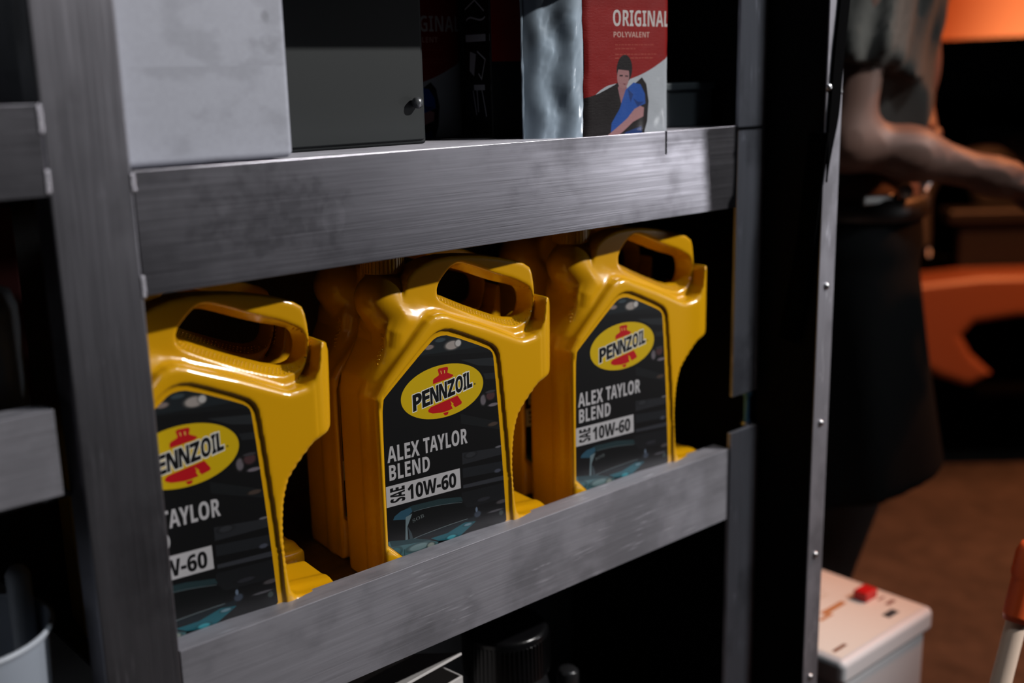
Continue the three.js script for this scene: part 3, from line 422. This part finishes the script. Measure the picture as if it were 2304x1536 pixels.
{
  const t = thing('dark_canister', 'dark grey canister in the shadow above the left lower rail', 'canister', [0.243, -0.2985, -0.10]);
  mesh('body', lathe([[0, 0], [0.032, 0], [0.034, 0.004], [0.034, 0.135], [0.03, 0.148], [0.012, 0.156], [0, 0.156]]), phys([0.2, 0.22, 0.24], { roughness: 0.4 }), t);
  mesh('lid', lathe([[0, 0.168], [0.011, 0.168], [0.0125, 0.166], [0.0125, 0.15], [0, 0.15]], 24), M.dark, t);
  const r = thing('red_carton', 'dark red carton in the shadow behind the grey canister', 'carton', [0.235, -0.2985, -0.2]);
  mesh('body', rbox(0.13, 0.205, 0.09, 0.002).translate(0, 0.1025, 0), std([0.14, 0.012, 0.01], 0.7), r); mesh('flap', rbox(0.128, 0.002, 0.045, 0.0006).translate(0, 0.206, 0.022), std([0.1, 0.01, 0.009], 0.7), r);
  const b = thing('green_bottle', 'green and white bottle standing behind the grey bucket', 'bottle', [0.195, -0.711, -0.205]);
  mesh('body', lathe([[0, 0], [0.034, 0], [0.036, 0.004], [0.036, 0.27], [0.026, 0.3], [0.013, 0.31], [0.013, 0.325], [0, 0.325]]), phys([0.02, 0.1, 0.04], { roughness: 0.35 }), b); mesh('cap', lathe([[0, 0.35], [0.014, 0.35], [0.015, 0.348], [0.015, 0.32], [0, 0.32]], 24), phys([0.5, 0.5, 0.5], { roughness: 0.4 }), b);
  mesh('label', new THREE.CylinderGeometry(0.0364, 0.0364, 0.12, 40, 1, true).translate(0, 0.19, 0), phys([0.42, 0.4, 0.38], { roughness: 0.5, side: THREE.DoubleSide }), b);
}

// ---------------------------------------------------------------- white cooler box outside
{
  const t = thing('cooler_box', 'white cooler with a printed lid and red clip outside the wall by the person', 'cooler', [1.298, -1.12, -0.045]);
  const lidTex = canvasTex(512, 512, (c, w, h) => { c.fillStyle = '#e9e2d8'; c.fillRect(0, 0, w, h); c.fillStyle = '#d9cdbd'; for (let i = 0; i < 4; i++) c.fillRect(250, 180 + i * 26, 170 - i * 20, 9); c.fillStyle = '#c07a3c'; c.fillRect(215, 318, 130, 20); c.fillRect(170, 340, 70, 12); c.fillStyle = '#7a4a30'; c.fillRect(20, 470, 70, 12); c.fillStyle = '#34393e'; c.fillRect(350, 452, 66, 26); c.fillStyle = '#8b5a50'; c.fillRect(432, 420, 50, 14); c.fillRect(440, 390, 40, 8); });
  const w = 0.232, d = 0.262;
  mesh('body', rbox(w - 0.012, 0.34, d - 0.012, 0.014, 4).translate(0, 0.17, 0), std([0.46, 0.465, 0.48], 0.5), t);
  const lid = mesh('lid', merge([rbox(w, 0.036, d, 0.01, 4).translate(0, 0.352, 0)]), std([0.55, 0.555, 0.57], 0.45), t);
  mesh('printed_sheet', grid(2, 2, (u, v) => [(u - 0.5) * (w - 0.02), 0.3705, (0.5 - v) * (d - 0.02) ]), std([0.8, 0.8, 0.8], 0.6, 0, { map: lidTex }), lid);
  tag(mesh('clip', rbox(0.03, 0.014, 0.022, 0.002).translate(0.070, 0.3775, 0.048), std([0.5, 0.008, 0.01], 0.4), t), 'red clip on the lid');
  mesh('tape', rbox(0.026, 0.03, 0.0015, 0.0005).translate(-0.045, 0.27, d / 2 - 0.0054), std([0.25, 0.008, 0.01], 0.4), t);
  mesh('handle', tube([[w / 2, 0.31, -0.07], [w / 2 + 0.022, 0.3, -0.05], [w / 2 + 0.022, 0.3, 0.05], [w / 2, 0.31, 0.07]], 0.006), std([0.6, 0.6, 0.62], 0.5), t);
}
// ---------------------------------------------------------------- trolley jack with a leaning handle
{
  const t = thing('trolley_jack', 'trolley jack with a slanting beige handle and an orange red grip at the right edge', 'jack', [0.998, -1.12, 0.3]);
  const red = phys([0.42, 0.02, 0.008], { roughness: 0.4 });
  mesh('chassis', merge([bbox(-0.2, 0.06, 0.03, 0.085, -0.055, -0.045), bbox(-0.2, 0.06, 0.03, 0.085, 0.045, 0.055), bbox(-0.02, 0.05, 0.045, 0.1, -0.045, 0.045, 0.006)]), red, t);
  for (const [x, z] of [[-0.17, -0.068], [-0.17, 0.068], [0.04, -0.068], [0.04, 0.068]]) mesh('wheel', new THREE.CylinderGeometry(0.028, 0.028, 0.02, 24).rotateX(Math.PI / 2).translate(x, 0.028, z), M.rubber, t);
  mesh('lifting_arm', merge([bbox(-0.16, -0.01, 0.07, 0.1, -0.03, 0.03, 0.008), new THREE.CylinderGeometry(0.035, 0.03, 0.02, 24).translate(-0.155, 0.115, 0)]), M.dark, t);
  const dir = V(0.0355, 0.094, 0.001).normalize(), q = new THREE.Quaternion().setFromUnitVectors(V(0, 1, 0), dir), rod = (g) => { g.applyQuaternion(q); return g.translate(0, 0.06, 0); };
  mesh('handle', rod(lathe([[0, 0], [0.0105, 0], [0.0111, 0.01], [0.0111, 0.5], [0, 0.5]], 24)), std([0.86, 0.66, 0.52], 0.5), t);
  tag(mesh('grip', rod(lathe([[0, 0.487], [0.0145, 0.487], [0.0162, 0.494], [0.0162, 0.535], [0.0185, 0.54], [0.0185, 0.565], [0.0145, 0.577], [0, 0.58]], 24)), phys([0.95, 0.13, 0.03], { roughness: 0.35 }), t), 'orange red grip');
}

// ---------------------------------------------------------------- the person (x forward, y up, z to his right)
{
  const P = thing('person', 'person in a grey short-sleeved shirt and dark loose shorts leaning over the open car', 'person', [1.7, -1.12, -0.2042], -0.7252);
  const skin = std([0.13, 0.07, 0.052], 0.55), bones = [];
  const B = (a, b, ra, rb) => bones.push([a, b, ra, rb]);
  const hipR = [-0.07, 0.88, 0.09], hipL = [-0.06, 0.88, -0.09], kneeR = [-0.035, 0.5, 0.1], kneeL = [-0.09, 0.49, -0.11], ankR = [-0.16, 0.09, 0.11], ankL = [-0.2, 0.09, -0.12];
  B([-0.06, 0.92, 0], [-0.03, 1.12, 0], 0.105, 0.1); B([-0.06, 0.92, 0.06], [-0.06, 0.92, -0.06], 0.1, 0.1); B([-0.03, 1.28, 0.08], [-0.03, 1.28, -0.08], 0.1, 0.1); B([-0.03, 1.12, 0], [-0.03, 1.3, 0], 0.11, 0.1);
  B([-0.03, 1.35, 0.13], [-0.03, 1.35, -0.13], 0.06, 0.06); B([-0.02, 1.38, 0], [0.03, 1.47, 0], 0.052, 0.05);
  for (const [h, k, a] of [[hipR, kneeR, ankR], [hipL, kneeL, ankL]]) { B(h, k, 0.085, 0.058); B(k, a, 0.055, 0.037); B(a, [a[0] + 0.14, 0.035, a[2]], 0.036, 0.03); }
  const shR = [-0.09, 1.34, 0.19], elR = [-0.122, 1.014, 0.205], wrR = [0.108, 0.957, 0.19], shL = [-0.02, 1.34, -0.19], elL = [0.105, 1.075, -0.2], wrL = [0.104, 1.002, -0.1];
  B([-0.04, 1.34, 0.12], shR, 0.06, 0.056); B(shR, elR, 0.05, 0.04); B(elR, [-0.02, 0.994, 0.2], 0.038, 0.035); B([-0.02, 0.994, 0.2], wrR, 0.035, 0.024); B(wrR, [0.135, 0.95, 0.187], 0.024, 0.028);
  B([-0.03, 1.34, -0.12], shL, 0.06, 0.056); B(shL, elL, 0.05, 0.04); B(elL, wrL, 0.041, 0.026);
  const body = surfaceNets(58, 152, 62, [-0.28, -0.012, -0.29], 0.0098, (x, y, z) => { let d = 1; for (const b of bones) { const c = capsule(x, y, z, ...b); if (c < d + 0.06) d = smin(d, c, 0.03); } return d; });
  // head
  const hc = [0.07, 1.56, 0], head = surfaceNets(64, 76, 58, [-0.07, 1.40, -0.11], 0.004, (x, y, z) => {
    const X = x - hc[0], Y = y - hc[1], Z = z; let d = Math.hypot(X * 0.9, Y * 0.82, Z * 1.12) * 0.98 - 0.088; d = smin(d, Math.hypot((X - 0.03) * 1.0, (Y + 0.06) * 0.9, Z * 1.15) - 0.06, 0.04);
    d = smin(d, capsule(X, Y, Z, [0.09, 0.01, 0], [0.112, -0.03, 0], 0.008, 0.014), 0.016); for (const s of [-1, 1]) { d = smin(d, Math.hypot((X + 0.005) * 1.2, (Y + 0.012) * 0.8, (Z - s * 0.082) * 2.2) - 0.024, 0.008); d = smax(d, -(Math.hypot(X - 0.1, Y - 0.012, Z - s * 0.033) - 0.016), 0.012); d = smin(d, Math.hypot(X - 0.086, Y - 0.01, Z - s * 0.033) - 0.0125, 0.002); }
    d = smin(d, capsule(X, Y, Z, [0.086, -0.058, -0.022], [0.086, -0.058, 0.022], 0.009, 0.009), 0.006); d = smax(d, -(capsule(X, Y, Z, [0.1, -0.058, -0.022], [0.1, -0.058, 0.022], 0.0025, 0.0025)), 0.004);
    return smin(d, capsule(x, y, z, [0.0, 1.41, 0], [0.04, 1.5, 0], 0.052, 0.05), 0.03);
  });
  // hands: palm, four fingers and a thumb, each its own bent chain
  function hand(w, fwd, down, side, curl) {   // w wrist, fwd along the palm, down palm normal, side towards the thumb
    const at = (f, d, s) => [w[0] + fwd[0] * f + down[0] * d + side[0] * s, w[1] + fwd[1] * f + down[1] * d + side[1] * s, w[2] + fwd[2] * f + down[2] * d + side[2] * s], C = [];
    const palm = []; for (const s of [-0.028, -0.01, 0.01, 0.028]) palm.push([at(0.012, 0, s * 0.6), at(0.085, 0.002, s), 0.015, 0.012]);
    const len = [0.058, 0.075, 0.082, 0.076], ss = [-0.029, -0.01, 0.0095, 0.0285];
    for (let k = 0; k < 4; k++) { let a = 0.2, f = 0.086, d = 0.004; let p = at(f, d, ss[k]); for (let j = 0; j < 3; j++) { a += curl[j]; const l = len[k] * [0.45, 0.31, 0.24][j]; f += Math.cos(a) * l; d += Math.sin(a) * l; const q = at(f, d, ss[k] * (1 + 0.06 * j)); C.push([p, q, 0.0092 - j * 0.0009, 0.0086 - j * 0.0009]); p = q; } }
    const th = [at(0.03, 0.004, 0.028), at(0.058, 0.018, 0.052), at(0.085, 0.03, 0.056), at(0.108, 0.036, 0.05)]; const T = th.slice(1).map((q, i) => [th[i], q, 0.0125 - i * 0.001, 0.0115 - i * 0.0014]);
    const lo = [1e9, 1e9, 1e9], hi = [-1e9, -1e9, -1e9]; for (const b of [...palm, ...C, ...T]) for (const e of [b[0], b[1]]) for (let i = 0; i < 3; i++) { lo[i] = Math.min(lo[i], e[i] - 0.02); hi[i] = Math.max(hi[i], e[i] + 0.02); }
    const hs = 0.0031, n = lo.map((l, i) => Math.ceil((hi[i] - l) / hs) + 2);
    return surfaceNets(...n, lo, hs, (x, y, z) => { let d = 1; for (const b of palm) d = smin(d, capsule(x, y, z, ...b), 0.014); for (const b of T) d = smin(d, capsule(x, y, z, ...b), 0.006); let f = 1; for (const b of C) f = Math.min(f, capsule(x, y, z, ...b)); d = smin(d, f, 0.004); return smin(d, capsule(x, y, z, w, at(0.02, 0, 0), 0.025, 0.022), 0.012); });
  }
  const handR = hand(wrR, [0.93, -0.3, -0.2], [-0.3, -0.95, 0.05], [0.15, 0.1, -0.98], [0.5, 0.5, 0.3]);
  const handL = hand(wrL, [-0.06, -0.62, 0.78], [-0.97, 0.2, 0.08], [0.2, 0.76, 0.62], [0.7, 0.8, 0.6]);
  const bodyMesh = mesh('body', mergeGeometries([body, head, handR, handL]), skin, P);
  for (const s of [-1, 1]) mesh('eye', new THREE.SphereGeometry(0.0115, 16, 12), std([0.6, 0.58, 0.55], 0.2), bodyMesh, [hc[0] + 0.0865, hc[1] + 0.011, s * 0.033]);
  // hair
  mesh('hair', surfaceNets(52, 50, 54, [-0.06, 1.5, -0.12], 0.0046, (x, y, z) => { const X = x - hc[0], Y = y - hc[1]; let d = Math.hypot(X * 0.9, Y * 0.82, z * 1.12) * 0.98 - 0.094 - 0.004 * fbm(x * 90, z * 90 + y * 40, 3, 2); return smax(d, -(Y + 0.02 - X * 0.1 - 0.55 * Math.max(0, X - 0.02)), 0.01); }), std([0.015, 0.011, 0.009], 0.6), P);
  // shirt with sleeves; the folds are in the surface
  const cloth = dataTex(256, 256, 0.03, 0.03, (x, y) => { const v = 0.5 + 0.25 * Math.sin(x * 2 * Math.PI / 0.0012) * Math.sin(y * 2 * Math.PI / 0.0012); return [v, v, v]; });
  const shirt = surfaceNets(62, 84, 84, [-0.22, 0.84, -0.34], 0.0082, (x, y, z) => {
    const lean = -0.045 + 0.02 * (y - 0.95), zz = z * (1 - 0.12 * step(1.05, 0.9, y)); let d = slab(Math.hypot((x - lean) / (x > lean ? 0.076 + 0.034 * step(0.98, 1.08, y) : 0.12), zz / 0.178) * 0.12 - 0.12, y, 0.86, 1.42, 0.02);
    d = smax(d, (y - 1.40) + Math.abs(z) * 0.32, 0.03);
    d = smin(d, capsule(x, y, z, [-0.07, 1.33, 0.13], [-0.109, 1.15, 0.2], 0.075, 0.062), 0.03); d = smin(d, capsule(x, y, z, [-0.03, 1.33, -0.13], [0.035, 1.19, -0.195], 0.075, 0.062), 0.03);
    const fold = 0.0075 * Math.sin((x * 0.9 + z * 0.35) * 95 + y * 16 + 3 * fbm(y * 6, x * 6, 5, 2)) * (0.35 + 0.65 * step(1.32, 1.05, y)) + 0.004 * Math.sin(x * 150 - y * 34);
    d += fold; d = smax(d, 1.112 - y - 0.25 * (x + 0.07) - (Math.abs(z) < 0.155 ? 1 : 0), 0.006); d = smax(d, -(Math.hypot(x - 0.0, (y - 1.43) * 0.8, z) - 0.06), 0.01); return d; });
  mesh('shirt', boxUV(shirt), std([0.07, 0.07, 0.063], 0.92, 0, { bumpMap: cloth, bumpScale: 0.0002 }), P);
  // shorts: two wide legs with a slanting hem
  const shorts = surfaceNets(62, 66, 56, [-0.26, 0.40, -0.26], 0.0092, (x, y, z) => {
    let d = slab(Math.hypot((x + 0.06) / 0.118, z / 0.172) * 0.145 - 0.145, y, 0.84, 0.925, 0.012);
    for (const [h, k] of [[[-0.072, 0.82, 0.08], [-0.028, 0.40, 0.1]], [[-0.065, 0.82, -0.08], [-0.07, 0.40, -0.105]]]) d = smin(d, capsule(x, y, z, h, k, 0.108, 0.132), 0.04);
    d += 0.004 * Math.sin(x * 60 + z * 45 + y * 9) * step(0.85, 0.6, y); return smax(d, 0.47 + 0.28 * (x - 0.02) - y, 0.012); });
  mesh('shorts', shorts, phys([0.0025, 0.0033, 0.0038], { roughness: 0.95, specularIntensity: 0.25 }), P);
  const sock = (k, a) => surfaceNets(34, 52, 26, [-0.27, 0.05, a[2] - 0.11], 0.0095, (x, y, z) => smax(capsule(x, y, z, [k[0] - 0.02, 0.48, k[2]], a, 0.066, 0.047), 0.07 - y, 0.01));
  mesh('legging', sock(kneeR, ankR), std([0.012, 0.012, 0.013], 0.9), P); mesh('legging', sock(kneeL, ankL), std([0.012, 0.012, 0.013], 0.9), P);
  const shoe = (a) => surfaceNets(42, 20, 20, [a[0] - 0.08, -0.004, a[2] - 0.07], 0.0075, (x, y, z) => { let d = capsule(x, y, z, [a[0] - 0.015, 0.05, a[2]], [a[0] + 0.15, 0.035, a[2]], 0.047, 0.042); d = smin(d, capsule(x, y, z, a, [a[0], 0.07, a[2]], 0.05, 0.05), 0.03); return smax(d, 0.002 - y, 0.004); });
  mesh('shoe', shoe(ankR), std([0.015, 0.015, 0.016], 0.6), P); mesh('shoe', shoe(ankL), std([0.015, 0.015, 0.016], 0.6), P);
  // belt with a pale buckle
  mesh('belt', new THREE.TorusGeometry(0.1, 0.009, 10, 60).rotateX(Math.PI / 2).scale(1.2, 2.2, 1.74).translate(-0.06, 0.905, 0), std([0.02, 0.02, 0.02], 0.5), P);
  mesh('key_tag', merge([rbox(0.07, 0.014, 0.006, 0.003).rotateY(0.45).translate(-0.055, 0.925, 0.178), new THREE.SphereGeometry(0.012, 16, 12).translate(-0.015, 0.935, 0.17)]), std([0.4, 0.41, 0.4], 0.4, 0.3), P);
}
// the tool in the far hand
{
  const t = thing('spanner', 'pale grey spanner held in the person\'s far hand at the waist', 'spanner', [1.7, -1.12, -0.2042], -0.7252);
  const a = V(0.082, 0.93, 0.0), b = V(0.018, 0.845, 0.06), d = b.clone().sub(a), q = new THREE.Quaternion().setFromUnitVectors(V(0, 1, 0), d.clone().normalize()), put = (g) => { g.applyQuaternion(q); return g.translate(a.x, a.y, a.z); };
  const m = std([0.75, 0.76, 0.75], 0.45, 0.2);
  mesh('shaft', put(rbox(0.012, d.length() + 0.02, 0.006, 0.002).translate(0, d.length() / 2, 0)), m, t);
  mesh('ring_end', put(new THREE.TorusGeometry(0.012, 0.005, 10, 24).translate(0, d.length() + 0.012, 0)), m, t);
  mesh('open_end', put(merge([rbox(0.008, 0.026, 0.008, 0.002).translate(-0.01, -0.02, 0), rbox(0.008, 0.026, 0.008, 0.002).translate(0.01, -0.02, 0), rbox(0.026, 0.012, 0.008, 0.003).translate(0, -0.008, 0)])), m, t);
}

// ---------------------------------------------------------------- the orange car with its bonnet up (x to its left side, z to the front)
{
  const C = thing('car', 'orange car with its bonnet raised over a black engine bay behind the person', 'car', [2.86, -1.12, -0.72], -0.7252);
  const paint = phys([0.29, 0.10, 0.045], { roughness: 0.5, clearcoat: 0.4, clearcoatRoughness: 0.35 });
  mesh('bumper', extrude([[-0.16, 0.55], [-0.18, 0.44], [-0.1, 0.36], [0.0, 0.30], [0.085, 0.27], [0.15, 0.305], [0.09, 0.36], [0.06, 0.41], [0.09, 0.445], [0.2, 0.46], [0.9, 0.46], [1.0, 0.41], [0.96, 0.32], [1.05, 0.27], [1.14, 0.3], [1.26, 0.42], [1.25, 0.55], [1.0, 0.575], [0.1, 0.575]], 0.16, 0.022, [], 4).translate(0, 0, -0.06), paint, C);
  mesh('intake', merge([bbox(0.05, 1.0, 0.24, 0.46, -0.1, -0.05), bbox(0.03, 1.02, 0.225, 0.25, -0.06, 0.06, 0.008), ...[0.30, 0.34, 0.38, 0.42].map((y) => bbox(0.1, 0.96, y, y + 0.012, -0.05, 0.0, 0.003))]), M.black, C);
  mesh('engine_bay', merge([bbox(-0.1, 1.2, 0.5, 0.56, -0.9, -0.03), bbox(-0.14, -0.06, 0.3, 0.9, -0.95, -0.02, 0.02), bbox(1.16, 1.24, 0.3, 0.9, -0.95, -0.02, 0.02), bbox(-0.14, 1.24, 0.3, 1.0, -0.99, -0.93, 0.02)]), M.black, C);
  mesh('engine', merge([bbox(0.2, 0.9, 0.5, 0.78, -0.8, -0.25, 0.04), bbox(0.3, 0.82, 0.76, 0.83, -0.7, -0.4, 0.03)]), std([0.02, 0.021, 0.022], 0.4), C);
  mesh('air_filter', lathe([[0, 0.1], [0.13, 0.1], [0.15, 0.085], [0.15, 0.02], [0.13, 0], [0, 0]]).translate(0.42, 0.82, -0.5), std([0.05, 0.055, 0.06], 0.35, 0.4), C);
  mesh('hose', tube([[0.0, 0.62, -0.1], [0.05, 0.8, -0.2], [0.25, 0.86, -0.25], [0.35, 0.78, -0.3]], 0.03), M.rubber, C);
  mesh('radiator', merge([bbox(0.1, 1.0, 0.5, 0.7, -0.13, -0.08, 0.01), bbox(0.06, 1.04, 0.69, 0.73, -0.15, -0.06, 0.01)]), std([0.011, 0.011, 0.012], 0.5), C);
  const fend = (s) => extrude([[0, 0.25], [0.0, 0.6], [-0.15, 0.82], [-1.1, 0.92], [-1.25, 0.92], [-1.25, 0.28], [-0.98, 0.28], [-0.92, 0.46], [-0.76, 0.6], [-0.56, 0.6], [-0.4, 0.46], [-0.34, 0.28]], 0.09, 0.02, [], 3).rotateY(-Math.PI / 2).translate(s, 0, -0.02);
  mesh('fender', fend(-0.07), paint, C); mesh('fender', fend(1.26), paint, C);
  for (const x of [-0.06, 1.16]) { const w = mesh('wheel', new THREE.TorusGeometry(0.22, 0.085, 16, 40).rotateY(Math.PI / 2).translate(x, 0.305, -0.68), M.rubber, C); mesh('rim', new THREE.CylinderGeometry(0.17, 0.17, 0.12, 32).rotateZ(Math.PI / 2).translate(x, 0.305, -0.68), M.steel, w); }
  // raised bonnet: hinged at the windscreen, its tip standing up
  const bonnetAt = (u, v, k) => [-0.03 + u * 1.2, 1.182 + 0.03 * u + v * (0.045 + 0.95 * Math.min(u, 0.6) + 0.1 * u) + 0.006 * k, 0.0 - v * (0.05 + 0.5 * u) - 0.02 * k + 0.012 * Math.sin(u * 9) * v];
  const bon = grid(40, 16, (u, v) => bonnetAt(u, v, 0)), bon2 = grid(40, 16, (u, v) => bonnetAt(1 - u, v, 1));
  mesh('bonnet', mergeGeometries([bon, bon2]), paint, C);
  mesh('prop_rod', tube([[0.02, 0.6, -0.08], [0.06, 1.2, -0.4]], 0.006, 4, 8), M.steel, C);
  mesh('cabin', merge([bbox(-0.16, 1.26, 0.28, 0.95, -3.0, -1.27, 0.06), extrude([[0, 0], [-0.45, 0.48], [-1.3, 0.5], [-1.8, 0.05]], 1.24, 0.04).rotateY(-Math.PI / 2).translate(1.17, 0.92, -1.15)]), paint, C);
  mesh('windscreen', extrude([[0, 0], [1.1, 0], [1.0, 0.48], [0.1, 0.48]], 0.008, 0.002).rotateX(-0.74).translate(0, 0.96, -1.15), phys([0.02, 0.025, 0.03], { roughness: 0.05 }), C);
  for (const x of [-0.15, 1.2]) { const h = mesh('headlamp', new THREE.SphereGeometry(0.045, 24, 16).scale(1, 0.8, 0.5).translate(x, 0.64, -0.03), phys([0.05, 0.05, 0.05], { roughness: 0.1, clearcoat: 1 }), C); mesh('bezel', new THREE.TorusGeometry(0.047, 0.006, 10, 32).scale(1, 0.8, 1).translate(x, 0.64, -0.03), M.dark, h); }
}

// ---------------------------------------------------------------- unseen lamps, out of view; housings, stands and positions chosen for their light
function unseenLamp(label, L, size, group) {
  const at = V(...L.at), to = V(...L.to), d = to.clone().sub(at).normalize(), back = at.clone().addScaledVector(d, -0.03);
  const t = thing('unseen_lamp', label, 'lamp', [back.x, -1.12, back.z]);
  const h = back.y + 1.12, q = new THREE.Quaternion().setFromUnitVectors(V(0, 0, 1), d), up = (g) => { g.applyQuaternion(q); return g.translate(0, h, 0); };
  mesh('housing', up(merge([rbox(size + 0.03, size + 0.03, 0.05, 0.008).translate(0, 0, -0.03), ...[-2, -1, 0, 1, 2].map((i) => rbox(0.004, size, 0.03, 0.001).translate(i * size / 5, 0, -0.065))])), M.dark, t);
  const glow = new THREE.Color().setRGB(...L.color);
  mesh('lens', up(rbox(size, size, 0.006, 0.002).translate(0, 0, -0.002)), new THREE.MeshStandardMaterial({ color: 0x222222, emissive: glow, emissiveIntensity: 2 }), t);
  mesh('stand_pole', new THREE.CylinderGeometry(0.014, 0.018, h - 0.12, 20).translate(0, 0.05 + (h - 0.12) / 2, 0), M.dark, t);
  mesh('bracket', new THREE.TorusGeometry(size / 2 + 0.03, 0.006, 8, 24, Math.PI).rotateX(Math.PI).translate(0, h, 0), M.dark, t);
  for (let i = 0; i < 3; i++) { const a = i * 2.0944 + 0.4; mesh('leg', tube([[0, 0.32, 0], [Math.cos(a) * 0.2, 0.12, Math.sin(a) * 0.2], [Math.cos(a) * 0.34, 0.012, Math.sin(a) * 0.34]], 0.01, 12, 8), M.dark, t); }
}
unseenLamp('unseen bright white lamp on a tripod, placed to light the rack and jugs', KEY, 0.1);
unseenLamp('unseen orange lamp on a tall tripod, placed to light the car and floor', WARM, 0.12);
unseenLamp('unseen dim bluish lamp on a tall tripod, placed to light the right post', FILL, 0.16);
unseenLamp('unseen low dim lamp on a short tripod, placed to brighten the upper rail', SIDE, 0.12);

renderer.render(scene, camera);
